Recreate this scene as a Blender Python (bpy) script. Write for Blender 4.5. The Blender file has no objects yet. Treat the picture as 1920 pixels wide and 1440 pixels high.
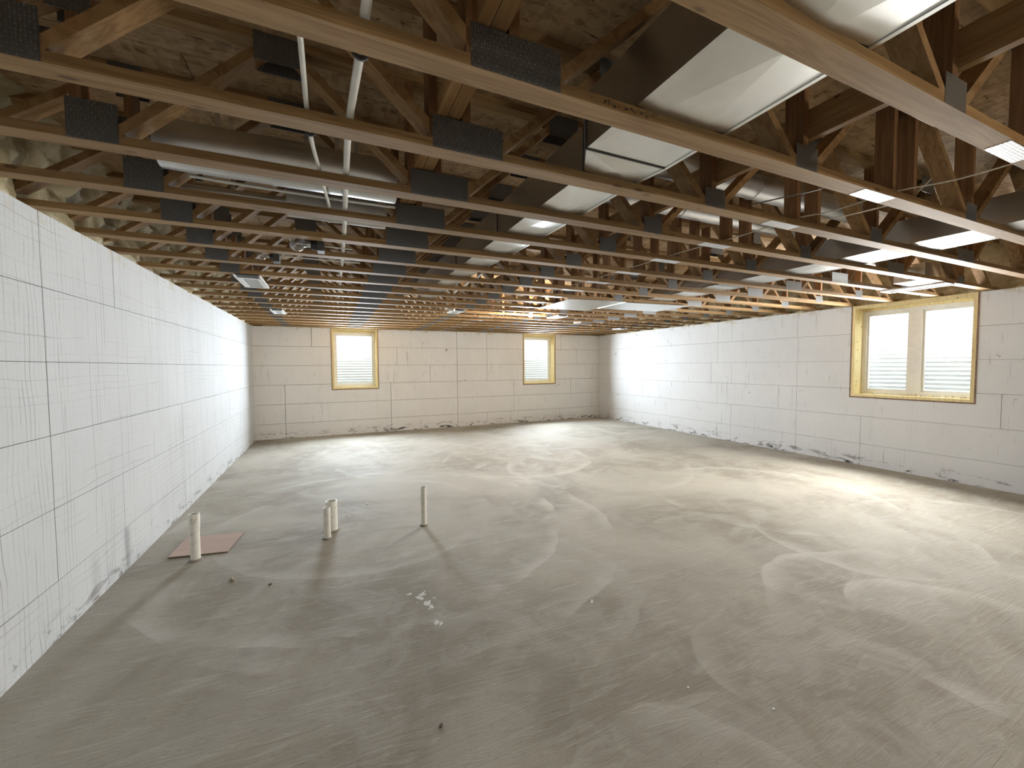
import bpy, bmesh, math, random
from mathutils import Matrix, Vector, noise

random.seed(7)
S = bpy.context.scene
COL = S.collection

# ------------------------------------------------------------------ camera
W, D, H = 9.47, 10.80, 2.60          # room width, far wall, wall height
REAR = -3.2
f_px, yaw, pitch, roll = 764.87, 0.4221, -0.0442, -0.0066
cam_d = bpy.data.cameras.new('camera')
cam = bpy.data.objects.new('camera', cam_d); COL.objects.link(cam)
cam_d.sensor_width = 36.0
cam_d.lens = 36.0 * f_px / 1920.0
cam_d.clip_start = 0.05
_f = Vector((math.sin(yaw) * math.cos(pitch), math.cos(yaw) * math.cos(pitch), math.sin(pitch)))
_r = Vector((math.cos(yaw), -math.sin(yaw), 0)); _u = _r.cross(_f)
_r2 = _r * math.cos(roll) + _u * math.sin(roll); _u2 = -_r * math.sin(roll) + _u * math.cos(roll)
_m = Matrix((_r2, _u2, -_f)).transposed().to_4x4()
_m.translation = Vector((1.5538, 0.0, 1.6571))
cam.matrix_world = _m
S.camera = cam

# ------------------------------------------------------------------ world, sun, daylight
world = bpy.data.worlds.new('sky'); S.world = world; world.use_nodes = True
_bg = world.node_tree.nodes['Background']
_bg.inputs['Color'].default_value = (0.80, 0.90, 1.0, 1); _bg.inputs['Strength'].default_value = 14.0
sun_d = bpy.data.lights.new('sun', 'SUN'); sun_d.energy = 10.0; sun_d.angle = math.radians(1.0); sun_d.color = (1, .98, .95)
sun = bpy.data.objects.new('sun', sun_d); COL.objects.link(sun)
sun.rotation_euler = Vector((0.50, 0.55, -1.0)).to_track_quat('-Z', 'Y').to_euler()

def daylight(name, loc, direction, sx, sy, power, color=(0.80, 0.90, 1.0)):
    d = bpy.data.lights.new(name, 'AREA'); d.shape = 'RECTANGLE'; d.size = sx; d.size_y = sy
    d.energy = power; d.color = color; d.spread = math.radians(152)
    o = bpy.data.objects.new(name, d); COL.objects.link(o); o.location = loc
    o.rotation_euler = Vector(direction).to_track_quat('-Z', 'Y').to_euler()
    return o
daylight('daylight_back_left', (2.16, D - .012, 1.86), (0, -1, 0), .80, 1.15, 210)
daylight('daylight_back_right', (7.31, D - .012, 1.86), (0, -1, 0), .80, 1.15, 210)
daylight('daylight_right', (W - .012, 3.16, 1.86), (-1, 0, 0), 1.2, 1.15, 205, (1.0, 0.985, 0.94))

S.view_settings.view_transform = 'Standard'
S.view_settings.look = 'None'
S.view_settings.gamma = 1.0
S.view_settings.use_curve_mapping = False
S.view_settings.exposure = 0.18
S.cycles.use_denoising = True
S.cycles.max_bounces = 5
S.cycles.diffuse_bounces = 4
S.cycles.glossy_bounces = 3
S.cycles.transparent_max_bounces = 8
S.cycles.adaptive_threshold = 0.09
S.cycles.sample_clamp_indirect = 8.0
S.cycles.caustics_reflective = False
S.cycles.caustics_refractive = False

# ------------------------------------------------------------------ node helpers
class NT:
    def __init__(self, name):
        self.m = bpy.data.materials.new(name); self.m.use_nodes = True
        self.t = self.m.node_tree; self.n = self.t.nodes; self.l = self.t.links
        self.b = self.n['Principled BSDF']
    def add(self, typ, **kw):
        nd = self.n.new(typ)
        for k, v in kw.items(): setattr(nd, k, v)
        return nd
    def set(self, sock, v):
        if isinstance(v, bpy.types.NodeSocket): self.l.new(v, sock)
        elif v is not None:
            if isinstance(v, (tuple, list)) and len(v) == 3 and sock.type == 'RGBA': v = (*v, 1)
            sock.default_value = v
    def math(self, op, a, b=None, c=None, clamp=False):
        nd = self.add('ShaderNodeMath', operation=op); nd.use_clamp = clamp
        self.set(nd.inputs[0], a)
        if b is not None: self.set(nd.inputs[1], b)
        if c is not None: self.set(nd.inputs[2], c)
        return nd.outputs[0]
    def mix(self, fac, a, b, blend='MIX'):
        nd = self.add('ShaderNodeMix', data_type='RGBA', blend_type=blend)
        self.set(nd.inputs[0], fac); self.set(nd.inputs[6], a); self.set(nd.inputs[7], b)
        return nd.outputs[2]
    def coord(self, which='Object'):
        return self.add('ShaderNodeTexCoord').outputs[which]
    def mapping(self, vec, scale=(1, 1, 1), loc=(0, 0, 0), rot=(0, 0, 0)):
        nd = self.add('ShaderNodeMapping'); self.l.new(vec, nd.inputs[0])
        nd.inputs['Scale'].default_value = scale; nd.inputs['Location'].default_value = loc; nd.inputs['Rotation'].default_value = rot
        return nd.outputs[0]
    def noise(self, vec, scale=5, detail=4, rough=.55, dist=0, out=0):
        nd = self.add('ShaderNodeTexNoise'); self.l.new(vec, nd.inputs['Vector'])
        nd.inputs['Scale'].default_value = scale; nd.inputs['Detail'].default_value = detail
        nd.inputs['Roughness'].default_value = rough; nd.inputs['Distortion'].default_value = dist
        return nd.outputs[out]
    def ramp(self, fac, stops, interp='LINEAR'):
        nd = self.add('ShaderNodeValToRGB'); self.l.new(fac, nd.inputs[0]); e = nd.color_ramp.elements
        nd.color_ramp.interpolation = interp
        while len(e) < len(stops): e.new(.5)
        for i, (p, c) in enumerate(stops):
            e[i].position = p; e[i].color = (c, c, c, 1) if not isinstance(c, (tuple, list)) else (*c, 1)
        return nd.outputs[0]
    def smooth(self, v, a, b, lo=0., hi=1.):
        nd = self.add('ShaderNodeMapRange', interpolation_type='SMOOTHSTEP'); self.set(nd.inputs[0], v)
        for i, x in enumerate((a, b, lo, hi)): nd.inputs[1 + i].default_value = x
        return nd.outputs[0]
    def bump(self, h, strength=.3, dist=.01):
        nd = self.add('ShaderNodeBump'); self.l.new(h, nd.inputs['Height'])
        nd.inputs['Strength'].default_value = strength; nd.inputs['Distance'].default_value = dist
        self.l.new(nd.outputs[0], self.b.inputs['Normal'])
    def base(self, c): self.set(self.b.inputs['Base Color'], c)
    def prm(self, **kw):
        for k, v in kw.items(): self.set(self.b.inputs[k.replace('_', ' ')], v)
        return self
    def sep(self, vec):
        nd = self.add('ShaderNodeSeparateXYZ'); self.l.new(vec, nd.inputs[0]); return nd.outputs
    def rnd(self): return self.add('ShaderNodeObjectInfo').outputs['Random']

def plain(name, c, rough=.6, metal=0., spec=.5, nscale=12, var=.12, bump=0.):
    t = NT(name); co = t.coord()
    n = t.noise(co, nscale, 5)
    t.base(t.mix(t.smooth(n, .3, .7), tuple(x * (1 - var) for x in c), tuple(min(1, x * (1 + var)) for x in c)))
    t.prm(Roughness=rough, Metallic=metal)
    t.b.inputs['Specular IOR Level'].default_value = spec
    if bump: t.bump(t.noise(co, nscale * 6, 4), bump, .004)
    return t.m

def wood(name, axis, light, dark, knots=True):
    t = NT(name); co = t.coord('Object'); r = t.rnd()
    sc = {'x': (1.2, 26, 26), 'y': (26, 1.2, 26), 'z': (26, 26, 1.2), 'd': (9, 26, 9)}[axis]
    off = t.add('ShaderNodeCombineXYZ'); t.l.new(t.math('MULTIPLY', r, 37.0), off.inputs[0]); t.l.new(t.math('MULTIPLY', r, 91.0), off.inputs[1])
    va = t.add('ShaderNodeVectorMath', operation='ADD'); t.l.new(co, va.inputs[0]); t.l.new(off.outputs[0], va.inputs[1])
    v = t.mapping(va.outputs[0], sc)
    g = t.noise(v, 1.0, 3, .6, 1.6)
    g2 = t.noise(v, 3.2, 2, .6, .5)
    c = t.mix(t.smooth(g, .35, .68), light, dark)
    c = t.mix(t.math('MULTIPLY', t.smooth(g2, .5, .75), .35), c, tuple(x * .6 for x in dark))
    hv = t.add('ShaderNodeHueSaturation'); t.l.new(c, hv.inputs['Color'])
    hv.inputs['Saturation'].default_value = 1.12
    t.l.new(t.math('MULTIPLY_ADD', r, .34, .82), hv.inputs['Value'])
    c = hv.outputs[0]
    if knots:
        kn = t.add('ShaderNodeTexVoronoi'); t.l.new(t.mapping(va.outputs[0], (3.0, 9, 9) if axis == 'x' else (6, 6, 6)), kn.inputs['Vector'])
        kn.inputs['Scale'].default_value = 1.0
        c = t.mix(t.smooth(kn.outputs['Distance'], .05, .12, .75, 0), c, (.07, .035, .015))
    t.base(c); t.prm(Roughness=.7)
    t.b.inputs['Specular IOR Level'].default_value = .25
    return t.m

M = {}
# --- framing lumber
M['chord'] = wood('chord_lumber', 'x', (.33, .222, .12), (.225, .14, .07))
M['web'] = wood('web_lumber', 'd', (.32, .21, .115), (.22, .132, .066))
M['post'] = wood('post_lumber', 'z', (.27, .16, .09), (.18, .10, .052))
M['brace'] = wood('brace_lumber', 'y', (.36, .24, .13), (.26, .155, .08))
M['buck'] = wood('buck_lumber', 'z', (.80, .69, .42), (.70, .57, .32))
M['rim'] = plain('rim_board', (.38, .26, .13), .8, nscale=4)

# --- oriented strand board
t = NT('osb'); co = t.coord()
v1 = t.add('ShaderNodeTexVoronoi'); t.l.new(t.mapping(co, (9, 28, 9), rot=(0, 0, .5)), v1.inputs['Vector']); v1.inputs['Scale'].default_value = 1.3
v2 = t.add('ShaderNodeTexVoronoi'); t.l.new(t.mapping(co, (28, 9, 9), rot=(0, 0, .2)), v2.inputs['Vector']); v2.inputs['Scale'].default_value = 1.2
s1 = t.sep(v1.outputs['Color'])[0]; s2 = t.sep(v2.outputs['Color'])[1]
c = t.mix(s1, (.43, .29, .16), (.25, .155, .08))
c = t.mix(t.math('MULTIPLY', s2, .55), c, (.52, .38, .22))
c = t.mix(t.smooth(t.noise(t.mapping(co, (7, 22, 7), rot=(0, 0, .7)), 1.2, 4, .7, 1.5), .56, .68), c, (.12, .065, .03))
t.base(c); t.prm(Roughness=.8); t.b.inputs['Specular IOR Level'].default_value = .2
t.bump(s1, .35, .004); M['osb'] = t.m

# --- spray foam
t = NT('spray_foam'); co = t.coord(); n = t.noise(co, 5, 6, .6, .6)
t.base(t.mix(t.smooth(n, .35, .68), (.33, .27, .155), (.52, .445, .28))); t.prm(Roughness=.75)
t.bump(t.noise(co, 22, 5), .6, .02); M['foam'] = t.m

# --- toothed nail plates (galvanised)
def plate_mat(name, ax, base, holes):
    t = NT(name); co = t.coord(); s = t.sep(co)
    a = s[0]; b = s[2] if ax == 'z' else s[1]
    fa = t.math('FRACT', t.math('MULTIPLY', a, 1 / (.0105 if not holes else .017)))
    row = t.math('FLOOR', t.math('MULTIPLY', a, 1 / .0105))
    fb = t.math('FRACT', t.math('ADD', t.math('MULTIPLY', b, 1 / (.030 if not holes else .0125)), t.math('MULTIPLY', row, .5 if not holes else 0.)))
    da = t.math('ABSOLUTE', t.math('SUBTRACT', fa, .5)); db = t.math('ABSOLUTE', t.math('SUBTRACT', fb, .5))
    slot = t.math('MULTIPLY', t.smooth(da, .16, .22, 1, 0), t.smooth(db, .26, .34, 1, 0))
    n = t.noise(co, 30, 4)
    c = t.mix(n, tuple(x * .8 for x in base), base)
    t.base(t.mix(t.math('MULTIPLY', slot, .6 if not holes else .85), c, (.03, .027, .025)))
    t.prm(Roughness=.42, Metallic=t.math('SUBTRACT', .9, t.math('MULTIPLY', slot, .8)))
    t.bump(slot, .6, .003)
    return t.m
M['plate'] = plate_mat('nail_plate', 'z', (.24, .245, .25), False)
M['splice'] = plate_mat('splice_plate', 'y', (.72, .73, .74), True)

# --- sheet metal
def metal(name, base, rough, axis_scale=(3, 3, 3), bmp=.10):
    t = NT(name); co = t.coord()
    v = t.add('ShaderNodeTexVoronoi'); t.l.new(t.mapping(co, (1, 1, 1)), v.inputs['Vector']); v.inputs['Scale'].default_value = 26
    sp = t.sep(v.outputs['Color'])[0]; n = t.noise(co, 3, 4, .6, .3)
    c = t.mix(sp, tuple(x * .97 for x in base), base)
    t.base(t.mix(t.smooth(n, .4, .75), c, tuple(x * .86 for x in base)))
    t.prm(Metallic=1.0, Roughness=rough)
    return t.m
M['duct'] = metal('galvanised_duct', (.66, .67, .655), .32)
M['pipe_metal'] = metal('galvanised_pipe', (.78, .79, .79), .36)
M['well'] = plain('galvanised_well', (.86, .88, .90), .5, 0.0, .5, 8, .05)
M['cleat'] = plain('dark_seam', (.06, .06, .055), .6)

# --- white plastics and paints
M['pvc'] = plain('white_pvc', (.74, .73, .68), .4, nscale=9, var=.08)
t = NT('dirty_pvc'); co = t.coord(); n = t.noise(co, 14, 6, .7, .8); n2 = t.noise(co, 40, 4)
c = t.mix(t.smooth(n, .52, .72), (.80, .78, .71), (.42, .36, .28))
c = t.mix(t.smooth(n2, .66, .74), c, (.08, .065, .05)); t.base(c); t.prm(Roughness=.55); M['dirty_pvc'] = t.m
M['white'] = plain('white_enamel', (.82, .82, .80), .4, var=.05)
M['vinyl'] = plain('white_vinyl', (.78, .77, .73), .4, var=.04)
M['black'] = plain('black_plastic', (.012, .012, .012), .5)
M['louver'] = plain('grey_louver', (.42, .43, .42), .5)
M['wire'] = plain('pale_wire', (.62, .58, .50), .5)
M['darkwire'] = plain('dark_wire', (.10, .09, .08), .5)
M['porcelain'] = plain('porcelain', (.75, .75, .72), .25)
M['insul'] = plain('grey_duct_wrap', (.50, .48, .45), .55, nscale=7, var=.15, bump=.3)
M['chip'] = plain('wood_chip', (.45, .34, .22), .8)
M['dkchip'] = plain('dark_chip', (.10, .08, .06), .8)
M['plaster'] = plain('plaster', (.66, .66, .64), .9, bump=.3)
t = NT('cardboard'); co = t.coord()
t.base(t.mix(t.smooth(t.noise(t.mapping(co, (1, 14, 1)), 4, 4), .35, .7), (.46, .335, .275), (.53, .40, .335))); t.prm(Roughness=.85); M['card'] = t.m
M['card_edge'] = plain('cardboard_edge', (.20, .15, .11), .9)
M['seal'] = plain('brown_sealant', (.20, .125, .085), .85, nscale=18, var=.3, bump=.4)
M['foam_bead'] = plain('pale_foam_bead', (.80, .72, .52), .7, nscale=20, bump=.5)
M['leaf'] = plain('leaf', (.10, .20, .06), .6)
M['gravel'] = plain('gravel', (.50, .48, .44), .9, nscale=30, var=.4, bump=.8)
M['mortar'] = plain('mortar', (.26, .23, .19), .95, bump=.4)
M['concrete_core'] = plain('concrete_core', (.20, .185, .165), .9)
t = NT('clear_glass'); g = t.add('ShaderNodeBsdfGlossy'); g.inputs['Roughness'].default_value = .02
tr = t.add('ShaderNodeBsdfTransparent'); tr.inputs[0].default_value = (.95, .97, .96, 1)
mx = t.add('ShaderNodeMixShader'); mx.inputs[0].default_value = .06
t.l.new(tr.outputs[0], mx.inputs[1]); t.l.new(g.outputs[0], mx.inputs[2]); t.l.new(mx.outputs[0], t.n['Material Output'].inputs['Surface']); M['glass'] = t.m
t = NT('bulb_glass'); g = t.add('ShaderNodeBsdfGlossy'); g.inputs['Roughness'].default_value = .03
tr = t.add('ShaderNodeBsdfTransparent'); tr.inputs[0].default_value = (.85, .86, .86, 1)
lw = t.add('ShaderNodeLayerWeight'); lw.inputs[0].default_value = .35
mx = t.add('ShaderNodeMixShader'); t.l.new(t.math('MULTIPLY_ADD', lw.outputs['Facing'], .6, .10), mx.inputs[0])
t.l.new(tr.outputs[0], mx.inputs[1]); t.l.new(g.outputs[0], mx.inputs[2]); t.l.new(mx.outputs[0], t.n['Material Output'].inputs['Surface']); M['bulb'] = t.m
t = NT('lit_bulb'); t.b.inputs['Emission Color'].default_value = (1, .93, .80, 1); t.b.inputs['Emission Strength'].default_value = 25; M['lit'] = t.m

# --- foam wall blocks: white EPS with faint rib lines, grime and stains (axis = coordinate along the wall)
def eps(name, ax, tint, grid, stain, th=.50):
    t = NT(name); co = t.coord('Object'); s = t.sep(co); a = s[ax]; z = s[2]
    n = t.noise(co, 1.3, 2, .6); fine = t.noise(co, 60, 2)
    c = t.mix(t.smooth(n, .3, .75), tuple(x * .95 for x in tint), tint)
    c = t.mix(t.math('MULTIPLY', t.smooth(fine, .45, .7), .10), c, tuple(x * .7 for x in tint))
    def lines(v, pitch, width, mask):
        fr = t.math('ABSOLUTE', t.math('SUBTRACT', t.math('FRACT', t.math('MULTIPLY', v, 1 / pitch)), .5))
        wn = t.add('ShaderNodeTexWhiteNoise', noise_dimensions='1D'); t.l.new(t.math('FLOOR', t.math('MULTIPLY', v, 1 / pitch)), wn.inputs['W'])
        amp = t.smooth(wn.outputs['Value'], .1, 1.0, .12, 1.0)
        return t.math('MULTIPLY', t.math('MULTIPLY', t.smooth(fr, width, 0, 0, 1), mask), amp)
    stretchv = t.mapping(co, (3, 3, .55) if ax == 1 else (3, 3, .55))
    stretchh = t.mapping(co, (.5, .5, 4))
    mv = t.smooth(t.noise(stretchv, 2.2, 3, .7), th, th + .22); mh = t.smooth(t.noise(stretchh, 1.6, 3, .7), th, th + .24)
    l1 = lines(t.math('ADD', a, t.math('MULTIPLY', n, .12)), .0385, .13, mv); l2 = t.math('MULTIPLY', lines(t.math('ADD', z, t.math('MULTIPLY', n, .09)), .0508, .08, mh), .75)
    l3 = lines(a, .2032, .035, t.smooth(t.noise(stretchv, 3.1, 3, .7), .50, .66))
    g = t.math('MAXIMUM', t.math('MAXIMUM', l1, l2), t.math('MULTIPLY', l3, .8))
    c = t.mix(t.math('MULTIPLY', g, grid), c, (.20, .19, .18))
    # vertical streaks + scattered smudges, denser toward the slab
    st = t.noise(t.mapping(co, (16, 16, 1.2)), 1.6, 3, .7)
    c = t.mix(t.math('MULTIPLY', t.smooth(st, .60, .78), .35 * stain), c, (.22, .20, .18))
    sm = t.noise(t.mapping(co, (1.6, 1.6, 2.4)), 3.4, 5, .72, .6)
    c = t.mix(t.math('MULTIPLY', t.smooth(sm, .665, .74), .8 * stain), c, (.11, .095, .08))
    lowm = t.smooth(z, .02, .22, 1, 0)
    lw = t.math('MULTIPLY', lowm, t.smooth(t.noise(t.mapping(co, (1.1, 1.1, 4)), 2.6, 5, .75, .8), .52, .62))
    c = t.mix(t.math('MULTIPLY', lw, .75 * stain), c, (.075, .065, .055))
    topm = t.math('MULTIPLY', t.smooth(z, 2.48, 2.6, 0, 1), t.smooth(t.noise(co, 5, 3, .7), .5, .62))
    c = t.mix(t.math('MULTIPLY', topm, .5), c, (.46, .36, .18))
    t.base(c); t.prm(Roughness=.8); t.b.inputs['Specular IOR Level'].default_value = .18
    t.bump(fine, .12, .002)
    return t.m
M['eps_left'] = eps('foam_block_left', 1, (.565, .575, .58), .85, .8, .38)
M['eps_back'] = eps('foam_block_back', 0, (.76, .745, .715), .40, 1.6)
M['eps_right'] = eps('foam_block_right', 1, (.69, .69, .685), .38, 1.4)

# --- trowelled concrete slab
t = NT('slab_concrete'); co = t.coord(); s = t.sep(co)
flat = t.add('ShaderNodeCombineXYZ'); t.l.new(s[0], flat.inputs[0]); t.l.new(s[1], flat.inputs[1]); fv = flat.outputs[0]
n1 = t.noise(fv, .55, 4, .62, .5); n2 = t.noise(fv, 2.2, 5, .65, 1.2); n3 = t.noise(fv, 38, 2, .6)
nst = t.noise(t.mapping(fv, (1.1, 7, 1), rot=(0, 0, .35)), 2.0, 5, .7, 1.4)
c = t.mix(t.smooth(n1, .33, .68), (.265, .238, .190), (.44, .41, .345))
c = t.mix(t.math('MULTIPLY', t.smooth(n2, .40, .66), .6), c, (.40, .38, .335))
c = t.mix(t.math('MULTIPLY', t.smooth(nst, .5, .72), .38), c, (.52, .50, .45))
c = t.mix(t.math('MULTIPLY', t.smooth(n3, .55, .75), .22), c, (.16, .14, .11))
wob = t.math('MULTIPLY', t.math('SUBTRACT', t.noise(fv, 1.5, 2, .6), .5), .22)
lines_total = None
for i, (cx, cy, r, str_) in enumerate([(1.95, 4.6, 2.02, .45), (2.3, 4.2, 2.05, .35), (5.2, .9, 1.28, .45), (5.1, .95, .72, .5), (1.9, 4.8, 1.4, .3),
                                       (3.72, 1.45, .34, .35), (2.75, .95, .53, .22), (2.7, 2.8, 1.0, .25), (5.6, 5.6, 1.5, .3), (4.6, 6.6, 1.3, .3),
                                       (6.6, 3.4, 1.35, .3), (3.0, 7.4, 1.4, .3), (6.2, 2.2, .9, .35), (7.4, 1.6, 1.1, .3), (2.6, 8.6, 1.2, .28)]):
    dv = t.add('ShaderNodeVectorMath', operation='DISTANCE'); t.l.new(fv, dv.inputs[0]); dv.inputs[1].default_value = (cx, cy, 0)
    d = t.math('ADD', t.math('SUBTRACT', dv.outputs['Value'], r), wob)
    edge = t.math('MULTIPLY', t.smooth(d, -.30, 0, 0, 1), t.smooth(d, 0, .035, 1, 0))
    edge = t.math('MULTIPLY', t.math('POWER', edge, 3.0), str_ * 1.25)
    lines_total = edge if lines_total is None else t.math('MAXIMUM', lines_total, edge)
brk = t.smooth(t.noise(t.mapping(fv, (1, 1, 1), loc=(3, 5, 0)), .9, 2, .6), .42, .62)
arc = t.math('MULTIPLY', lines_total, brk)
c = t.mix(arc, c, (.56, .545, .50))
t.base(c)
t.prm(Roughness=t.math('SUBTRACT', .86, t.math('MULTIPLY', n2, .16)))
t.b.inputs['Specular IOR Level'].default_value = .3
t.bump(nst, .30, .012); M['slab'] = t.m

# ------------------------------------------------------------------ mesh helpers
class MB:
    def __init__(self): self.v = []; self.f = []; self.mi = []; self.cur = 0
    def poly(self, verts, faces):
        o = len(self.v); self.v += [tuple(p) for p in verts]
        for f in faces: self.f.append(tuple(i + o for i in f)); self.mi.append(self.cur)
        return self
    def box(self, x0, x1, y0, y1, z0, z1):
        return self.poly([(x0, y0, z0), (x1, y0, z0), (x1, y1, z0), (x0, y1, z0), (x0, y0, z1), (x1, y0, z1), (x1, y1, z1), (x0, y1, z1)],
                         [(0, 3, 2, 1), (4, 5, 6, 7), (0, 1, 5, 4), (1, 2, 6, 5), (2, 3, 7, 6), (3, 0, 4, 7)])
    def prism_y(self, pts, y0, y1):
        n = len(pts)
        vs = [(x, y0, z) for x, z in pts] + [(x, y1, z) for x, z in pts]
        return self.poly(vs, [tuple(range(n)), tuple(range(2 * n - 1, n - 1, -1))] + [(i, i + n, (i + 1) % n + n, (i + 1) % n) for i in range(n)])
    def prism_z(self, pts, z0, z1):
        n = len(pts)
        vs = [(x, y, z0) for x, y in pts] + [(x, y, z1) for x, y in pts]
        return self.poly(vs, [tuple(range(n - 1, -1, -1)), tuple(range(n, 2 * n))] + [(i, (i + 1) % n, (i + 1) % n + n, i + n) for i in range(n)])
    def tube(self, pts, r, n=12, cap=True):
        pts = [Vector(p) for p in pts]; rs = r if isinstance(r, (list, tuple)) else [r] * len(pts)
        rings = []; prev = None
        for i, p in enumerate(pts):
            d = (pts[min(i + 1, len(pts) - 1)] - pts[max(i - 1, 0)])
            d = d.normalized() if d.length > 1e-9 else prev[0]
            a = Vector((0, 0, 1)) if abs(d.z) < .9 else Vector((1, 0, 0))
            u = d.cross(a).normalized(); w = u.cross(d)
            prev = (d,)
            rings.append([p + u * math.cos(2 * math.pi * k / n) * rs[i] + w * math.sin(2 * math.pi * k / n) * rs[i] for k in range(n)])
        vs = [q for rg in rings for q in rg]; fs = []
        for i in range(len(rings) - 1):
            for k in range(n):
                fs.append((i * n + k, i * n + (k + 1) % n, (i + 1) * n + (k + 1) % n, (i + 1) * n + k))
        if cap: fs.append(tuple(range(n - 1, -1, -1))); fs.append(tuple(range(len(vs) - n, len(vs))))
        return self.poly(vs, fs)
    def mesh(self, name, mats, smooth=False):
        me = bpy.data.meshes.new(name); me.from_pydata(self.v, [], self.f)
        for m in (mats if isinstance(mats, (list, tuple)) else [mats]): me.materials.append(m)
        if len(me.materials) > 1:
            for p, i in zip(me.polygons, self.mi): p.material_index = i
        bm = bmesh.new(); bm.from_mesh(me); bmesh.ops.recalc_face_normals(bm, faces=bm.faces); bm.to_mesh(me); bm.free()
        if smooth:
            for p in me.polygons: p.use_smooth = True
            try: me.set_sharp_from_angle(angle=math.radians(40))
            except Exception: pass
        return me
    def build(self, name, mats, parent=None, smooth=False): return link(name, self.mesh(name, mats, smooth), parent)

def link(name, me, parent=None, loc=None):
    o = bpy.data.objects.new(name, me); COL.objects.link(o)
    if parent is not None: o.parent = parent
    if loc is not None: o.location = loc
    return o
def tag(o, label=None, cat=None, group=None, kind=None):
    if label: o['label'] = label
    if cat: o['category'] = cat
    if group: o['group'] = group
    if kind: o['kind'] = kind
    return o
def empty(name, loc=(0, 0, 0)):
    o = link(name, None, None, loc); o.empty_display_size = .1; return o
def cut(rects, holes):
    """rectangles (a0,a1,b0,b1) minus holes"""
    for h in holes:
        out = []
        for a0, a1, b0, b1 in rects:
            if a1 <= h[0] or a0 >= h[1] or b1 <= h[2] or b0 >= h[3]: out.append((a0, a1, b0, b1)); continue
            if b0 < h[2]: out.append((a0, a1, b0, h[2]))
            if b1 > h[3]: out.append((a0, a1, h[3], b1))
            c0, c1 = max(b0, h[2]), min(b1, h[3])
            if a0 < h[0]: out.append((a0, h[0], c0, c1))
            if a1 > h[1]: out.append((h[1], a1, c0, c1))
        rects = out
    return rects

# ------------------------------------------------------------------ floor
MB().box(-.4, W + .4, REAR - .4, D + .4, -.12, 0).build('floor', M['slab'])['kind'] = 'structure'

# ------------------------------------------------------------------ walls of foam blocks
COURSES = [-.10, .35, .80, 1.25, 1.70, 2.147, 2.60]
TH = .32
def wall(name, mat, place, a0, a1, seams, holes, g=.0022):
    """place(a0,a1,z0,z1,d0,d1) -> box bounds; d = depth behind the room face"""
    core = MB()
    for r in cut([(a0, a1, 0, H)], holes): core.box(*place(*r, .06, TH))
    root = core.build(name, M['concrete_core']); root['kind'] = 'structure'
    for ci in range(6):
        z0, z1 = COURSES[ci], COURSES[ci + 1]
        pts = [a0] + sorted(x for x in seams[ci % len(seams)] if a0 < x < a1) + [a1]
        for p, q in zip(pts, pts[1:]):
            mb = MB(); proud = random.uniform(0, .0015)
            for r in cut([(p + g, q - g, max(z0, 0) + (g * .75 if ci else 0), z1 - g * .75)], holes):
                mb.box(*place(*r, -proud, .061))
            if mb.f: mb.build('foam_block', mat, root)
    return root
WIN1 = (1.615, 2.71, 1.10, 2.60); WIN2 = (6.76, 7.86, 1.10, 2.60); WIN3 = (2.432, 3.89, 1.10, 2.60)
wall('wall_left', M['eps_left'], lambda a, b, z0, z1, d0, d1: (-d1, -d0, a, b, z0, z1), REAR, D, [[-1.48, .96, 3.40, 5.84, 8.28], [-.3, 1.87, 3.40, 4.31, 6.75, 9.19]], [])
wall('wall_back', M['eps_back'], lambda a, b, z0, z1, d0, d1: (a, b, D + d0, D + d1, z0, z1), -TH, W + TH, [[.615, 3.0, 4.764, 5.63, 8.0], [.615, 3.0, 4.764, 6.47, 9.2], [.615, 3.0, 4.764, 6.47, 8.4], [2.3, 4.02, 4.764, 5.63, 9.2], [3.164, 4.764, 5.63, 8.6], [1.2, 4.764, 5.63, 8.05]], [WIN1, WIN2], .0042)
wall('wall_right', M['eps_right'], lambda a, b, z0, z1, d0, d1: (W + d0, W + d1, a, b, z0, z1), REAR, D,
     [[8.82, 7.79, 6.43, 6.08, 4.73, 3.72, 1.5, -.9], [9.14, 6.08, 4.73, 3.72, 1.28, -1.2], [8.82, 6.43, 5.07, 4.73, 2.2, 0], [9.14, 6.588, 6.08, 4.73, 1.4, -1], [8.82, 6.43, 4.73, 2.0, -.4], [10.2, 6.43, 6.08, 4.74, 1.7, -.7]], [WIN3])
wall('wall_rear', M['eps_back'], lambda a, b, z0, z1, d0, d1: (a, b, REAR - d1, REAR - d0, z0, z1), -TH, W + TH, [[1.2, 3.6, 6.0, 8.4], [2.4, 4.8, 7.2]], [])

# ------------------------------------------------------------------ subfloor (ceiling of strand-board sheets) and rim boards
TT = 3.232
ceil = MB().box(-.3, W + .3, REAR - .3, D + .3, TT + .02, TT + .05).build('ceiling', M['rim']); ceil['kind'] = 'structure'
sheet_cache = {}
yy = REAR - .3; row = 0
while yy < D + .3:
    y1 = min(yy + 1.22, D + .3); xx = -.3 - (1.22 if row % 2 else 0)
    while xx < W + .3:
        a, b = max(xx, -.3), min(xx + 2.44, W + .3)
        if b - a > .02:
            key = (round(b - a, 2), round(y1 - yy, 2))
            if key not in sheet_cache:
                sheet_cache[key] = MB().box(.002, key[0] - .002, .002, key[1] - .002, 0, .019).mesh('strand_board_sheet', M['osb'])
            link('strand_board_sheet', sheet_cache[key], ceil, (a, yy, TT + random.uniform(0, .001)))
        xx += 2.44
    yy += 1.22; row += 1
for i, b in enumerate([(-.30, -.26, REAR - .3, D + .3), (W + .26, W + .30, REAR - .3, D + .3), (-.3, W + .3, D + .26, D + .30), (-.3, W + .3, REAR - .3, REAR - .26)]):
    MB().box(*b, H, TT + .02).build('trim_%d' % (i + 1), M['rim'])['kind'] = 'structure'
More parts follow.
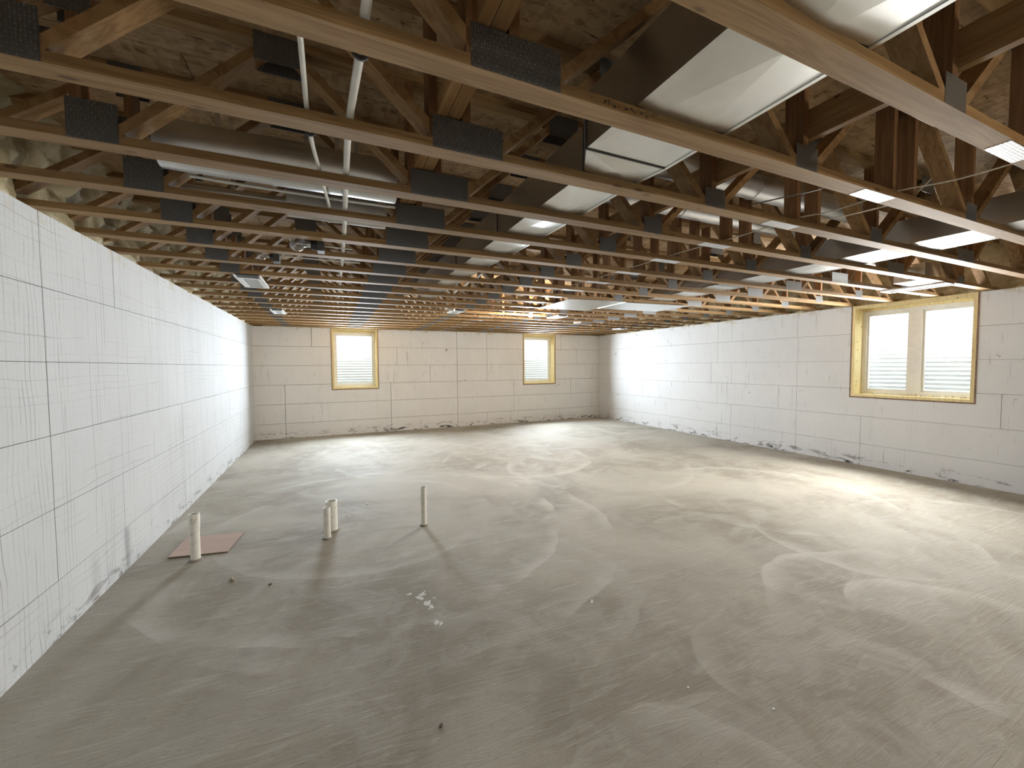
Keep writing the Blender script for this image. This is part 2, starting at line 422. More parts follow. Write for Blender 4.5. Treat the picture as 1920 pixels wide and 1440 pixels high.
# ------------------------------------------------------------------ spray foam packed against the rim
def foam(name, label, P, length, step=.05, nz=15, base=.10):
    """P(a, z, d): a along the wall, d distance into the room"""
    na = int(length / step) + 1; vs = []; fs = []
    for i in range(na):
        a = i * step
        for j in range(nz):
            tz = j / (nz - 1); z = H - .012 + (TT - H + .01) * tz
            d = -.16 + .12 * math.sin(tz * math.pi) ** .7 + .13 * max(0, 1 - tz * 3.2) + .16 * max(0, (tz - .8) / .2) ** 2
            d += .07 * noise.fractal(Vector((a * 3.1, z * 5, base * 10)), 1.0, 2.0, 4) + .03 * noise.noise(Vector((a * 14, z * 12, 3)))
            if j == 0: d = min(d, .012 + .012 * noise.noise(Vector((a * 9, 1, base))))
            vs.append(P(a, z + (.012 * noise.noise(Vector((a * 11, 0, base * 7))) if j == 0 else 0), d))
    for i in range(na - 1):
        for j in range(nz - 1):
            fs.append((i * nz + j, (i + 1) * nz + j, (i + 1) * nz + j + 1, i * nz + j + 1))
    mb = MB().poly(vs, fs); o = mb.build(name, M['foam'], None, True)
    for p in o.data.polygons: p.use_smooth = True
    tag(o, label, 'insulation', None, 'stuff')
foam('spray_foam', 'lumpy tan spray foam along the top of the long left wall', lambda a, z, d: (d, REAR + a, z), D - REAR)
foam('spray_foam', 'lumpy tan spray foam along the top of the right wall by the twin window', lambda a, z, d: (W - d, REAR + a, z), D - REAR, base=.3)
foam('spray_foam', 'tan spray foam along the top of the far wall above two windows', lambda a, z, d: (a + .2, D - d * .6, z), W - .4, base=.6)

# ------------------------------------------------------------------ floor trusses
P0, PITCH, CH, CW = .743, .515, .038, .089
DEP = TT - H
def web_mb(xb, xt):
    zb, zt = CH, DEP - CH; L = math.hypot(xt - xb, zt - zb); h = (.019) * L / (zt - zb)
    return MB().prism_y([(xb - h, zb), (xb + h, zb), (xt + h, zt), (xt - h, zt)], 0, CW)
WEBS = [(-.13, .60), (.75, 1.33), (2.03, 1.42), (2.285, 2.91), (3.60, 3.0), (3.77, 4.38), (5.40, 4.83), (5.55, 6.19), (6.88, 6.28), (7.19, 7.77), (8.42, 7.87), (9.28, 8.60)]
POSTS = [.620, 1.970, 2.118, 3.663, 4.478, 4.705, 5.455, 6.985, 7.118, 8.500]
BPL = [(.605, .77, 0, .163), (1.985, 2.31, 0, .136), (3.612, 3.778, 0, .112), (5.39, 5.54, 0, .112), (6.84, 7.157, 0, .112), (8.385, 8.555, 0, .10)]
TPL = [(.56, .70), (1.27, 1.47), (2.85, 3.06), (4.36, 4.80), (6.13, 6.34), (7.72, 7.92), (8.50, 8.66)]
tm = {}
tm['bc1'] = MB().box(-.2, 4.369, 0, CW, 0, CH).mesh('bottom_chord', M['chord'])
tm['bc2'] = MB().box(4.371, W + .2, 0, CW, 0, CH).mesh('bottom_chord', M['chord'])
tm['tc'] = MB().box(-.2, W + .2, 0, CW, DEP - CH, DEP).mesh('top_chord', M['chord'])
wm = [web_mb(a, b).mesh('web', M['web']) for a, b in WEBS]
pm = [MB().box(a, a + .038, 0, CW, CH, DEP - CH).mesh('post', M['post']) for a in POSTS]
fp = [MB().box(a, b, -.0015, .0, z0 + .001, z1).mesh('nail_plate', M['plate']) for a, b, z0, z1 in BPL] + \
     [MB().box(a, b, -.0015, .0, DEP - .13, DEP - .002).mesh('nail_plate', M['plate']) for a, b in TPL]
sp = MB().box(4.22, 4.52, .004, .085, -.0015, 0).mesh('splice_plate', M['splice'])
NT_ = 20
ORD = ['nearest', 'second', 'third', 'fourth', 'fifth', 'sixth', 'seventh', 'eighth', 'ninth', 'tenth']
for k in range(NT_):
    Y = P0 + PITCH * k
    root = empty('floor_truss', (0, Y, H))
    if k == 0: lab = 'open-web wooden floor truss nearest the viewer, at the upper right corner of the picture'
    elif k < 10: lab = ORD[k] + ' open-web wooden floor truss counting from the viewer'
    else:
        j = NT_ - 1 - k
        lab = ('farthest open-web wooden floor truss, right against the far wall' if j == 0 else ORD[j] + ' open-web wooden floor truss counting back from the far wall')
    tag(root, lab, 'truss', 'open-web floor trusses')
    c1, c2, ct = [link(nm, me, root) for nm, me in (('bottom_chord', tm['bc1']), ('bottom_chord', tm['bc2']), ('top_chord', tm['tc']))]
    owner = [c1 if BPL[i][0] < 4.3 else c2 for i in range(len(BPL))] + [ct] * len(TPL)
    for me in wm: link('web', me, root)
    for me in pm: link('post', me, root)
    for me, ow in zip(fp, owner): link('nail_plate', me, ow)
    if k < 12:
        for me, ow in zip(fp, owner): link('nail_plate', me, ow, (0, CW + .0015, 0))
    link('splice_plate', sp, c1)
    if k == 1:
        mw = MB(); rg = random.Random(3)
        for i in range(34):
            x = 2.42 + .36 * rg.random() ** .8; z = .006 + .026 * rg.random(); r = .002 + .0035 * rg.random()
            mw.prism_y([(x + r * (.6 + .6 * rg.random()) * math.cos(q * 1.047), z + r * .8 * (.6 + .6 * rg.random()) * math.sin(q * 1.047)) for q in range(6)], -.0006, .0004)
        tag(mw.build('mildew_spots', M['black'], c1), None, None, None, 'stuff')

# doubled 2x4 brace running across the trusses between the posts
br = empty('strongback', (2.06, P0, 2.742)); tag(br, 'doubled lumber brace running lengthwise through the wide-plated truss joints', 'brace')
MB().box(-.052, -.010, -.7, 10.0, 0, .089).build('board', M['brace'], br)
MB().box(-.006, .050, -.7, 10.0, .003, .089).build('board', M['brace'], br)

sb = empty('strongback', (3.703, P0, 2.745)); tag(sb, 'lumber board on edge running lengthwise beside the posts right of the trunk duct', 'brace')
MB().box(0, .038, -.7, 10.0, 0, .14).build('board', M['brace'], sb)

# ------------------------------------------------------------------ windows with lumber bucks and corrugated wells
def window(idx, name_label, place, width, twin):
    """local frame: u across opening (0..width), w outward from the room face, z from 0 (bottom) up to 1.5"""
    root = empty('window_%d' % idx); tag(root, name_label, 'window', None, 'structure')
    def B(name, u0, u1, w0, w1, z0, z1, mat, parent=root, mb=None):
        m = (mb or MB()).box(*place(u0, u1, w0, w1, z0, z1))
        return m.build(name, mat, parent) if mb is None else m
    hgt = 1.5; e = .016
    # sealant edge between foam blocks and buck, buck boards
    B('sealant_edge', 0, e, -.006, .05, 0, hgt, M['seal']); B('sealant_edge', width - e, width, -.006, .05, 0, hgt, M['seal']); B('sealant_edge', e, width - e, -.006, .05, 0, e + .004, M['seal'])
    B('buck_side', e, .055, -.003, .31, .02, hgt, M['buck']); B('buck_side', width - .055, width - e, -.003, .31, .02, hgt, M['buck'])
    B('buck_head', .055, width - .055, .0, .31, hgt - .05, hgt - .001, M['buck'])
    B('buck_head', .055, width - .055, .20, .31, hgt - .085, hgt - .05, M['buck'])
    B('buck_sill', .055, width - .055, -.003, .31, .02, .06, M['buck'])
    # vinyl frame
    f0, f1 = .225, .30; a, b, z0, z1 = .055, width - .055, .062, hgt - .086; t_ = .055
    B('frame_rail', a, a + t_, f0, f1, z0, z1, M['vinyl']); B('frame_rail', b - t_, b, f0, f1, z0, z1, M['vinyl'])
    B('frame_rail', a + t_, b - t_, f0, f1, z1 - t_, z1, M['vinyl']); B('frame_rail', a + t_, b - t_, f0, f1, z0, z0 + .06, M['vinyl'])
    bays = [(a + t_, b - t_)]
    if twin:
        c = (a + b) / 2; mw = .075
        B('mullion', c - mw, c + mw, f0 - .004, f1, z0 + .06, z1 - t_, M['vinyl']); bays = [(a + t_, c - mw), (c + mw, b - t_)]
    for p, q in bays:
        s_ = .026
        sash = empty('sash'); sash.parent = root
        zz0, zz1 = z0 + .06, z1 - t_
        B('sash_rail', p, p + s_, f0 + .022, f1 - .01, zz0, zz1, M['vinyl'], sash); B('sash_rail', q - s_, q, f0 + .022, f1 - .01, zz0, zz1, M['vinyl'], sash)
        B('sash_rail', p + s_, q - s_, f0 + .022, f1 - .01, zz1 - s_, zz1, M['vinyl'], sash); B('sash_rail', p + s_, q - s_, f0 + .022, f1 - .01, zz0, zz0 + s_, M['vinyl'], sash)
        B('pane', p + s_, q - s_, f0 + .040, f0 + .044, zz0 + s_, zz1 - s_, M['glass'], sash)
    # expanding-foam beads on the sill and head
    mb = MB()
    for i in range(int(width / .045)):
        u = .07 + i * .045 + random.uniform(-.01, .01)
        if u > width - .09 or random.random() < .45: continue
        x0, x1, y0, y1, zz0, zz1 = place(u, u + random.uniform(.03, .06), .205, .226, .06, .06 + random.uniform(.012, .03))
        mb.box(x0, x1, y0, y1, zz0, zz1)
    if mb.f: mb.build('foam_bead', M['foam_bead'], root)
    return root
window(1, 'left window in the far wall, pale lumber surround, corrugated well outside', lambda u0, u1, w0, w1, z0, z1: (WIN1[0] + u0, WIN1[0] + u1, D + w0, D + w1, WIN1[2] + z0, WIN1[2] + z1), WIN1[1] - WIN1[0], False)
window(2, 'right window in the far wall, nearer the corner, pale lumber surround', lambda u0, u1, w0, w1, z0, z1: (WIN2[0] + u0, WIN2[0] + u1, D + w0, D + w1, WIN2[2] + z0, WIN2[2] + z1), WIN2[1] - WIN2[0], False)
window(3, 'wide twin-pane window with thick mullion in the right wall', lambda u0, u1, w0, w1, z0, z1: (W + w0, W + w1, WIN3[0] + u0, WIN3[0] + u1, WIN3[2] + z0, WIN3[2] + z1), WIN3[1] - WIN3[0], True)
# fixing screws on the visible jamb of the twin window
w3 = bpy.data.objects['window_3']
for zz in (1.30, 1.36, 1.70, 1.88, 2.02, 2.38):
    MB().tube([(W + .07, WIN3[1] - .0549, zz), (W + .07, WIN3[1] - .058, zz)], .008, 8).build('screw', M['dkchip'], w3)

def well(label, center, facing, half):
    root = empty('window_well', (*center, .95)); tag(root, label, 'window well', 'corrugated window wells')
    vs = []; fs = []; na, nz = 40, 20 * 8
    for j in range(nz + 1):
        z = j / nz * 1.85; bulge = .008 * math.cos(z / .0705 * 2 * math.pi)
        for i in range(na + 1):
            a = math.pi * i / na; u = -math.cos(a); w = math.sin(a)
            cu = abs(u) ** .75 * (1 if u > 0 else -1)
            uu = cu * (half + bulge); ww = w ** .75 * (.75 + bulge) + .02
            vs.append((uu, ww, z) if facing == 'y' else (ww, uu, z))
    for j in range(nz):
        for i in range(na): fs.append((j * (na + 1) + i, j * (na + 1) + i + 1, (j + 1) * (na + 1) + i + 1, (j + 1) * (na + 1) + i))
    o = MB().poly(vs, fs).build('corrugated_shell', M['well'], root, True)
    for p in o.data.polygons: p.use_smooth = True
    (MB().box(-half, half, .02, .8, -.02, .0) if facing == 'y' else MB().box(.02, .8, -half, half, -.02, .0)).build('gravel_bed', M['gravel'], root)
well('corrugated metal well outside the left far window', ((WIN1[0] + WIN1[1]) / 2, D + TH), 'y', .78)
well('corrugated metal well outside the right far window', ((WIN2[0] + WIN2[1]) / 2, D + TH), 'y', .78)
well('wide corrugated metal well outside the twin window', (W + TH, (WIN3[0] + WIN3[1]) / 2), 'x', 1.0)
# ground outside round the wells
g_mb = MB()
for r in cut([(-3, W + 4, REAR - 2, D + 4)], [(-TH, W + TH, REAR - TH, D + TH), (WIN1[0] - .25, WIN1[1] + .25, D + TH - .01, D + 1.15), (WIN2[0] - .25, WIN2[1] + .25, D + TH - .01, D + 1.15), (W + TH - .01, W + 1.15, WIN3[0] - .3, WIN3[1] + .3)]):
    g_mb.box(r[0], r[1], r[2], r[3], 2.60, 2.68)
tag(g_mb.build('lawn', plain('lawn', (.20, .23, .14), .9, nscale=20, var=.4)), 'grassy ground outside around the window wells', 'ground', None, 'structure')

# ------------------------------------------------------------------ sheet-metal ducts
ZB = 2.642
def duct(name, label, secs, ztop, seams):
    """secs: list of (y, x0, x1)"""
    root = empty(name, (secs[0][1], secs[0][0], ZB)); tag(root, label, 'duct', 'rectangular trunk ducts')
    off = Vector((-secs[0][1], -secs[0][0], -ZB))
    for (ya, a0, a1), (yb, b0, b1) in zip(secs, secs[1:]):
        # each section: shallow cross-break so the underside catches light in facets
        cx, cy = (a0 + a1 + b0 + b1) / 4, (ya + yb) / 2
        dz = -.014
        vs = [(a0, ya, ZB), (a1, ya, ZB), (b1, yb, ZB), (b0, yb, ZB), (a0, ya, ztop), (a1, ya, ztop), (b1, yb, ztop), (b0, yb, ztop), (cx, cy, ZB + dz)]
        fs = [(0, 1, 8), (1, 2, 8), (2, 3, 8), (3, 0, 8), (4, 7, 6, 5), (0, 3, 7, 4), (1, 5, 6, 2), (0, 4, 5, 1), (3, 2, 6, 7)]
        o = MB().poly([Vector(v) + off for v in vs], fs).build('duct_section', M['duct'], root)
        # standing lock seam along the right lower edge
        MB().poly([Vector(v) + off for v in [(a1, ya, ZB - .004), (a1 + .018, ya, ZB - .004), (b1 + .018, yb, ZB - .004), (b1, yb, ZB - .004), (a1, ya, ZB + .012), (a1 + .018, ya, ZB + .012), (b1 + .018, yb, ZB + .012), (b1, yb, ZB + .012)]],
                  [(0, 3, 2, 1), (4, 5, 6, 7), (0, 1, 5, 4), (1, 2, 6, 5), (2, 3, 7, 6), (3, 0, 4, 7)]).build('lock_seam', M['duct'], root)
    for (y, x0, x1) in seams:
        mb = MB()
        mb.box(x0 - .004, x1 + .004, y - .004, y + .004, ZB - .005, ZB + .002); mb.box(x0 - .005, x0, y - .004, y + .004, ZB, ztop)
        for i in range(len(mb.v)): mb.v[i] = tuple(Vector(mb.v[i]) + off)
        mb.build('drive_cleat', M['cleat'], root)
    return root
duct('trunk_duct', 'wide galvanised trunk duct running lengthwise over the middle of the ceiling, stepping narrower',
     [(-1.6, 2.645, 3.11), (.1, 2.645, 3.11), (1.59, 2.645, 3.11), (1.80, 2.775, 3.085), (2.95, 2.765, 3.06), (4.05, 2.76, 2.99), (5.2, 2.75, 2.96), (6.0, 2.75, 2.95)], 2.885,
     [(1.59, 2.645, 3.11), (1.80, 2.775, 3.085), (2.95, 2.765, 3.06), (4.05, 2.76, 2.99)])
duct('trunk_duct', 'galvanised trunk duct nearer the right wall, ahead of the twin window',
     [(-1.6, 5.965, 6.39), (.6, 5.965, 6.39), (2.1, 5.95, 6.385), (3.6, 5.95, 6.385), (4.83, 5.95, 6.385)], 2.85, [(.6, 5.965, 6.39), (3.6, 5.95, 6.385)])

def round_duct(label, y, z, r, x0, x1, mat, bands):
    root = empty('round_duct', (x0, y, z)); tag(root, label, 'duct', 'round branch ducts')
    for i, (a, b) in enumerate(zip(bands, bands[1:])):
        MB().tube([(a - x0, 0, 0), (b - x0, 0, 0)], r + (.0015 if i % 2 else 0), 24).build('pipe_length', mat, root, True)
        MB().box((a + b) / 2 - x0 - .012, (a + b) / 2 - x0 + .012, -.001, .001, r - .002, TT - z).build('strap', mat, root)
        if i: MB().tube([(a - x0 - .006, 0, 0), (a - x0 + .006, 0, 0)], r + .005, 24).build('crimp_ring', mat, root, True)
round_duct('shiny round branch duct in the third truss bay, right of the trunk duct', 2.112, 2.995, .088, 3.15, 5.9, M['pipe_metal'], [3.15, 4.5, 5.9])
round_duct('shiny round branch duct in the fourth truss bay, right of the trunk duct', 2.615, 2.995, .085, 3.12, 5.88, M['pipe_metal'], [3.12, 4.3, 5.88])
round_duct('fat round galvanised duct crossing above the two white pipes', 2.66, 2.80, .12, .80, 1.96, M['pipe_metal'], [.80, 1.30, 1.96])
round_duct('grey wrapped round duct just beyond the fat galvanised duct', 3.16, 2.772, .098, 1.33, 1.96, M['insul'], [1.33, 1.58, 1.96])
round_duct('thin pale metal pipe joining the grey wrapped duct', 3.16, 2.76, .035, .72, 1.329, M['pipe_metal'], [.72, 1.329])

# bright pan of sheet metal under the trusses
pan = empty('sheet_metal_pan', (4.68, 4.86, 2.585)); tag(pan, 'flat bright sheet metal pan fixed under the trusses near the lit bulb', 'metal panel')
def pan_sheet(pts, z0, z1): MB().prism_z([(x - 4.68, y - 4.86) for x, y in pts], z0, z1).build('sheet', M['duct'], pan)
pan_sheet([(4.68, 4.95), (5.25, 4.87), (5.62, 4.87), (5.60, 5.90), (4.69, 5.90)], .006, .0125)
pan_sheet([(5.60, 4.87), (6.80, 4.80), (6.78, 5.50), (5.59, 5.56)], .0, .006)

# ------------------------------------------------------------------ pipes, wires, clamps
def clamp(parent, x, y, z, r):
    mb = MB()
    for sgn in (-1, 1):
        mb.tube([(x + math.cos(a) * (r + .005), y, z + math.sin(a) * (r + .005)) for a in [math.radians(v) for v in (range(-90, 1, 18) if sgn > 0 else range(-90, -181, -18))]] + [(x + sgn * (r + .009), y, z + .022)], .0085, 6)
    mb.build('clamp', M['black'], parent)
def pipe_line(name, label, pts, r, mat, clamps=(), cat='pipe', group=None, n=12):
    p0 = Vector(pts[0]); root = empty(name, p0); tag(root, label, cat, group)
    # Catmull-Rom smoothing
    P = [Vector(p) for p in pts]; q = []
    for i in range(len(P) - 1):
        a, b, c, d = P[max(i - 1, 0)], P[i], P[i + 1], P[min(i + 2, len(P) - 1)]
        for k in range(8):
            s_ = k / 8; q.append(.5 * ((2 * b) + (c - a) * s_ + (2 * a - 5 * b + 4 * c - d) * s_ ** 2 + (3 * b - a - 3 * c + d) * s_ ** 3))
    q.append(P[-1])
    MB().tube([v - p0 for v in q], r, n).build('pipe' if cat == 'pipe' else 'cable', mat, root, True)
    for (x, y, z) in clamps: clamp(root, x - p0.x, y - p0.y, z - p0.z, r)
    return root
pipe_line('water_pipe', 'thick white plastic pipe running lengthwise through the trusses', [(1.675, .5, 2.656), (1.672, 1.3, 2.655), (1.655, 1.85, 2.655), (1.663, 2.4, 2.655), (1.685, 3.4, 2.655), (1.70, 5, 2.655), (1.71, 7.2, 2.656)], .0145, M['pvc'],
          [(1.670, 1.415, 2.655), (1.665, 2.42, 2.655), (1.686, 3.46, 2.655)], 'pipe', 'white plastic pipes in the trusses')
pipe_line('water_pipe', 'thin white plastic pipe left of the thick one, bending toward it', [(1.498, .5, 2.652), (1.50, 1.43, 2.65), (1.506, 1.95, 2.65), (1.54, 2.35, 2.65), (1.585, 2.83, 2.65), (1.60, 3.0, 2.65)], .0088, M['pvc'],
          [(1.507, 1.955, 2.65)], 'pipe', 'white plastic pipes in the trusses')
pipe_line('water_pipe', 'thin white pipe slung under the fat galvanised duct', [(.90, 2.75, 2.69), (1.16, 2.75, 2.684), (1.58, 2.75, 2.681), (1.97, 2.75, 2.684)], .0085, M['pvc'], [], 'pipe', 'white plastic pipes in the trusses')
pipe_line('wire_line', 'pale wire strung lengthwise through the trusses left of the right trunk duct', [(4.80, .45, 2.70), (4.70, 1.0, 2.652), (4.62, 1.32, 2.668), (4.56, 1.60, 2.648), (4.51, 1.82, 2.66), (4.47, 2.2, 2.646), (4.43, 2.75, 2.655), (4.38, 3.4, 2.647), (4.33, 4.2, 2.65), (4.28, 5.2, 2.65)], .0042, M['wire'], [], 'wire', None, 8)
pipe_line('wire_line', 'dark cable drooping between the round branch ducts', [(4.05, 1.80, 2.68), (4.25, 1.66, 2.72), (4.46, 1.62, 2.78), (4.62, 1.60, 2.86)], .0045, M['darkwire'], [], 'wire', None, 8)
pipe_line('wire_line', 'thin pale cable rising behind the posts near the right trunk duct', [(4.75, 1.72, 2.66), (5.0, 1.60, 2.72), (5.25, 1.50, 2.80), (5.35, 1.42, 2.92)], .004, M['wire'], [], 'wire', None, 8)
pipe_line('wire_line', 'white conduit beside the large unlit bulb', [(1.46, 3.60, 2.615), (1.75, 3.60, 2.612)], .006, M['pvc'], [], 'wire', None, 8)
pipe_line('wire_line', 'white conduit beyond the small unlit bulb', [(1.10, 4.12, 2.632), (1.45, 4.12, 2.63), (1.85, 4.12, 2.632)], .0065, M['pvc'], [], 'wire', None, 8)

# ------------------------------------------------------------------ light bulbs
def lathe_x(prof, n=20):
    vs = []; fs = []
    for x, r in prof:
        for k in range(n): vs.append((x, r * math.cos(2 * math.pi * k / n), r * math.sin(2 * math.pi * k / n)))
    for i in range(len(prof) - 1):
        for k in range(n): fs.append((i * n + k, i * n + (k + 1) % n, (i + 1) * n + (k + 1) % n, (i + 1) * n + k))
    return MB().poly(vs, fs)
def bulb(name, label, loc, r, axis, glass, lit):
    root = empty(name, loc); tag(root, label, 'light bulb', 'bare bulbs in the ceiling')
    prof = [(-r * math.cos(a), max(r * math.sin(a), .0005)) for a in [math.pi * i / 14 * .86 for i in range(15)]]
    xe, re = prof[-1]; prof += [(xe + r * .35, re * .82)]
    o = lathe_x(prof).build('globe', glass, root, True)
    s_ = lathe_x([(xe + r * .3, .0005), (xe + r * .3, re * .85), (xe + r * .9, re * .85), (xe + r * .9, .0005)]).build('screw_base', M['pipe_metal'], root, True)
    h = lathe_x([(xe + r * .7, .0005), (xe + r * .7, r * .55), (xe + r * 1.3, r * .7), (xe + r * 1.5, r * .75), (xe + r * 1.5, .0005)]).build('socket', M['porcelain'] if lit else M['black'], root, True)
    if not lit: lathe_x([(-r * .1, .0005), (-r * .1, r * .12), (xe + r * .3, r * .16), (xe + r * .3, .0005)]).build('filament_stem', M['porcelain'], root, True)
    bx = MB().box(xe + r * 1.5, xe + r * 1.5 + .05, -.05, .05, -.05, .05).build('junction_box', M['cleat'], root)
    if axis == 'up': root.rotation_euler = (0, -math.pi / 2, 0)
    return root
bulb('light_bulb', 'large clear unlit globe bulb below the grey wrapped duct', (1.358, 3.56, 2.605), .058, 'x', M['bulb'], False)
bulb('light_bulb', 'small clear unlit bulb beyond the large globe bulb', (1.055, 4.10, 2.615), .036, 'x', M['bulb'], False)
lb = bulb('light_bulb', 'glowing bare bulb hanging from the trusses toward the right far window', (4.86, 6.53, 2.555), .04, 'up', M['lit'], True)
bulb('light_bulb', 'added fill bulb behind the viewer, out of view, brightening the near floor', (4.3, -1.6, 2.555), .04, 'up', M['lit'], True)  # added fill lamp, out of view, lifts the near floor
for loc, en in (((4.86, 6.53, 2.555), 640), ((4.3, -1.6, 2.555), 300)):  # second entry is the light of the added fill bulb
    ld = bpy.data.lights.new('bulb_light', 'POINT'); ld.energy = en; ld.color = (1, .91, .76); ld.shadow_soft_size = .045
    lo = bpy.data.objects.new('bulb_light', ld); COL.objects.link(lo); lo.location = loc

# ------------------------------------------------------------------ floor-register boots fixed under the trusses
def register(label, x0, x1, y0, y1, grille=True, slot=.12):
    root = empty('register_boot', (x0, y0, 2.578)); tag(root, label, 'vent', 'register boots under the trusses')
    w, l = x1 - x0, y1 - y0
    MB().box(0, .018, 0, l, 0, .018).build('side_rail', M['white'], root); MB().box(w - .018, w, 0, l, 0, .018).build('side_rail', M['white'], root)
    MB().box(.018, w - .018, 0, slot, .010, .02).build('dark_opening', M['black'], root)
    fr = MB(); fr.box(.018, w - .018, slot, slot + .04, 0, .016); fr.box(.018, w - .018, l - .03, l, 0, .016); fr.box(.018, .05, slot + .04, l - .03, 0, .016); fr.box(w - .05, w - .018, slot + .04, l - .03, 0, .016)
    fr.build('face_frame', M['white'], root)
    if grille:
        n = 7; a = slot + .04; b = l - .03
        for i in range(n):
            yy_ = a + (b - a) * i / n
            MB().box(.05, w - .05, yy_ + .003, yy_ + (b - a) / n - .006, .004, .010).build('louver', M['louver'], root)
register('white register boot with a grey grille under the trusses near the left wall', .705, .945, 4.88, 5.56)
register('small white register boot farther along the left wall', .72, .905, 7.55, 8.12)
register('white register boot beyond the end of the trunk duct', 3.45, 3.66, 6.58, 6.96, True, .06)
register('white register boot just right of the glowing bulb', 5.46, 5.68, 6.60, 7.03, True, .06)
register('white register boot far back near the right wall', 8.28, 8.5, 8.3, 8.62, True, .05)
register('black-slotted register boot above the twin window', 8.08, 8.32, 2.29, 2.90, False, .44)
fb = empty('flexible_boot', (7.9, 2.55, 2.64)); tag(fb, 'dented sheet metal boot above the register by the twin window', 'duct fitting')
MB().box(.05, .42, -.13, .16, .0, .20).build('boot_box', M['duct'], fb)
MB().tube([(.05, 0, .1), (-.3, 0, .13), (-.7, 0, .15), (-1.46, 0, .12)], .075, 18).build('branch_pipe', M['duct'], fb, True)
# smoke alarm
sa = empty('smoke_alarm', (6.47, 7.485, 2.56)); tag(sa, 'small white smoke alarm under the trusses near the far right corner', 'smoke alarm')
MB().tube([(0, 0, 0), (0, 0, .012), (0, 0, .028), (0, 0, .04)], [.05, .075, .085, .085], 8).build('housing', M['white'], sa)
MB().tube([(0, 0, -.004), (0, 0, 0)], .02, 12).build('button', M['louver'], sa)
# white strips stand in for window glints on the duct flange; white fitting beyond
for i, (x, y) in enumerate([(3.07, 4.22), (3.08, 4.70), (3.10, 5.24)]):
    o = MB().box(-.014, .014, -.11, .11, 0, .004).build('flange_glint', M['white']); o.location = (x, y, 2.632); o.rotation_euler = (0, 0, -.1)
    tag(o, ['nearest', 'middle', 'farthest'][i] + ' pale strip standing in for window light glinting on the trunk duct flange', 'strap', 'duct flange glints')
el = pipe_line('pipe_fitting', 'white elbow fitting near the register beyond the trunk duct', [(3.28, 6.45, 2.585), (3.36, 6.45, 2.578), (3.42, 6.40, 2.56)], .022, M['pvc'], [], 'pipe')

# ------------------------------------------------------------------ things on the slab
def stub(label, x, y, h, r, lean=(0, 0), collar=False):
    root = empty('pipe_stub', (x, y, 0)); tag(root, label, 'pipe stub', 'drain pipes standing out of the slab')
    n = 24; t_ = r * .86; lx, ly = lean
    vs = []; prof = [(0, r * 1.02), (.02, r), (h * .6, r), (h - .003, r * (1.14 if collar else 1)), (h, r * (1.13 if collar else .99)), (h, t_), (h - .16, t_)]
    if collar: prof.insert(3, (h * .66, r * 1.02)); prof.insert(4, (h * .72, r * 1.14))
    for z, rr in prof:
        for k in range(n): vs.append((rr * math.cos(2 * math.pi * k / n) + lx * z, rr * math.sin(2 * math.pi * k / n) + ly * z, z))
    fs = [(i * n + k, i * n + (k + 1) % n, (i + 1) * n + (k + 1) % n, (i + 1) * n + k) for i in range(len(prof) - 1) for k in range(n)]
    fs.append(tuple(range(len(vs) - n, len(vs))))
    MB().poly(vs, fs).build('tube_wall', M['dirty_pvc'], root, True)
    # rough concrete ring at the foot
    vs = []; n = 18
    for z, rr in ((.0, r * 1.5), (.008, r * 1.3), (.014, r * 1.03)):
        for k in range(n):
            q = rr * (1 + (.12 * noise.noise(Vector((x * 7 + k, y, z * 90))) if rr > r * 1.1 else 0)); vs.append((q * math.cos(2 * math.pi * k / n), q * math.sin(2 * math.pi * k / n), z))
    MB().poly(vs, [(i * n + k, i * n + (k + 1) % n, (i + 1) * n + (k + 1) % n, (i + 1) * n + k) for i in range(2) for k in range(n)]).build('mortar_ring', M['mortar'], root)
stub('grimy white pipe stub standing in front of the cardboard', .467, 4.276, .405, .036, (0, 0), True)
stub('short thin white pipe stub in front of the wide one', 1.505, 4.274, .305, .032)
stub('wide short white pipe stub behind a thin one', 1.545, 4.47, .305, .056)
stub('tall thin clean pipe stub standing alone on the slab', 2.424, 4.205, .407, .0285)
cb = empty('cardboard_sheet', (.47, 4.57, 0)); tag(cb, 'flat brown cardboard sheet lying on the slab by the left wall', 'cardboard')
q = [(.24 - .47, 4.395 - 4.57), (.69 - .47, 4.33 - 4.57), (.744 - .47, 4.77 - 4.57), (.263 - .47, 4.83 - 4.57)]
mb = MB().prism_z(q, .002, .012)
mb.mi = [0, 0] + [1] * 4; mb.build('sheet', [M['card'], M['card_edge']], cb)
cb.rotation_euler = (math.radians(.4), math.radians(.8), 0); cb.location.z = .003

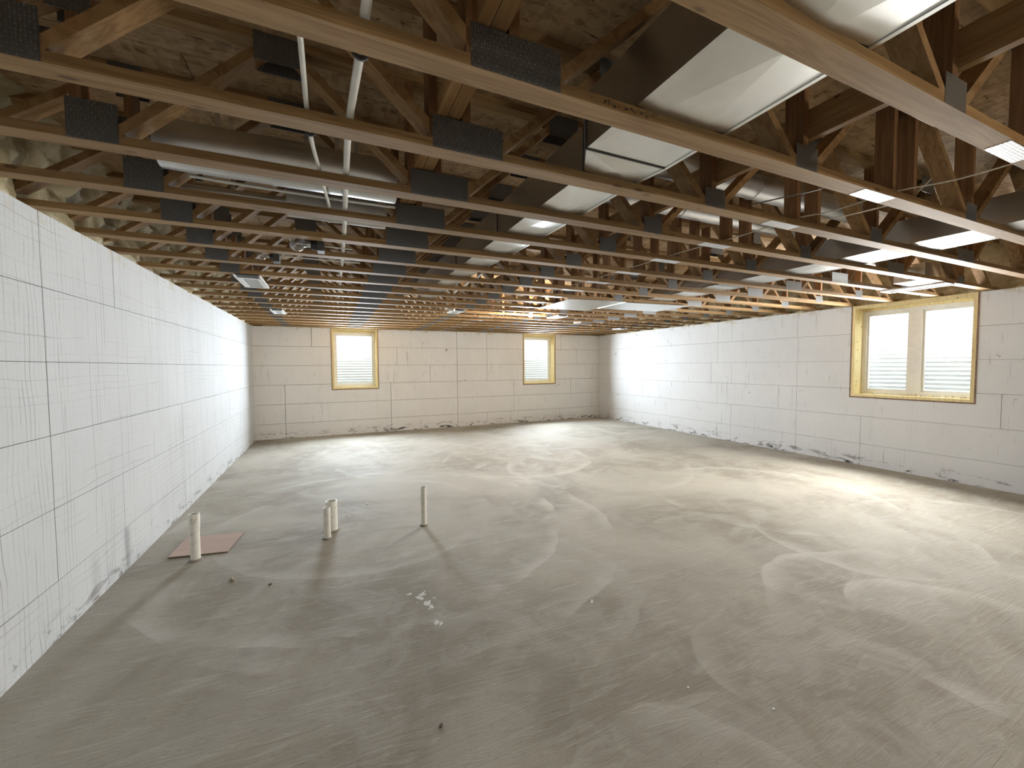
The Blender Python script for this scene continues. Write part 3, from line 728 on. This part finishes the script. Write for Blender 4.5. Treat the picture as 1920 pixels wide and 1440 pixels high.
def chip(label, x, y, l, w, h, ang, mat):
    pts = [(math.cos(a) * l * (.8 + .3 * random.random()) , math.sin(a) * w * (.8 + .3 * random.random())) for a in [i * math.pi / 3 for i in range(6)]]
    o = MB().prism_z(pts, 0, h).build('debris_chip', mat); o.location = (x, y, 0); o.rotation_euler = (0, 0, ang); tag(o, label, 'debris', 'scraps on the slab')
chip('slim pale wood splinter on the slab in front of the cardboard', .832, 3.747, .045, .010, .012, 2.0, M['chip'])
chip('tiny dark scrap right of the wood splinter', 1.108, 3.542, .012, .010, .008, .3, M['dkchip'])
chip('white crumb on the slab behind the wide pipe stub', 1.938, 5.164, .018, .012, .010, 1.0, M['plaster'])
chip('smaller white crumb between the wide and the tall pipe stub', 1.698, 4.831, .012, .010, .008, .2, M['plaster'])
chip('dark scrap alone on the slab in the near foreground', 1.987, 1.788, .012, .008, .008, .7, M['dkchip'])
chip('white scrap right of the plaster splatter', 3.198, 2.318, .03, .008, .004, .9, M['plaster'])
chip('tiny pale scrap in the right foreground of the slab', 3.197, 1.479, .010, .006, .005, .4, M['plaster'])
chip('tiny pale scrap at the far right foreground', 3.464, 1.213, .009, .006, .005, .4, M['plaster'])
sp_ = MB(); rg = random.Random(11)
for (x, y, r, ang) in [(2.13, 2.91, .030, .6), (2.115, 2.865, .026, 2.2), (2.145, 2.785, .028, 1.2), (2.162, 2.735, .022, 1.0), (2.15, 2.55, .022, 1.4), (2.175, 2.525, .017, 1.1), (2.05, 2.96, .015, .2), (2.205, 2.835, .010, 0), (2.09, 2.90, .010, 2), (2.19, 2.62, .006, 0), (2.08, 2.83, .006, 0), (2.16, 2.95, .008, 1)]:
    n = 16; pts = []
    for k in range(n):
        a = 2 * math.pi * k / n; q = r * (.45 + .9 * rg.random()); u, v = q * 1.35 * math.cos(a), q * .75 * math.sin(a)
        pts.append((x + u * math.cos(ang) - v * math.sin(ang), y + u * math.sin(ang) + v * math.cos(ang)))
    h = .0008 + .0006 * rg.random()
    sp_.poly([(px, py, .0002) for px, py in pts] + [(x, y, h)], [(k, (k + 1) % n, n) for k in range(n)])
tag(sp_.build('plaster_splatter', M['plaster']), 'white plaster splatter dried on the slab in the middle foreground', 'splatter', None, 'stuff')
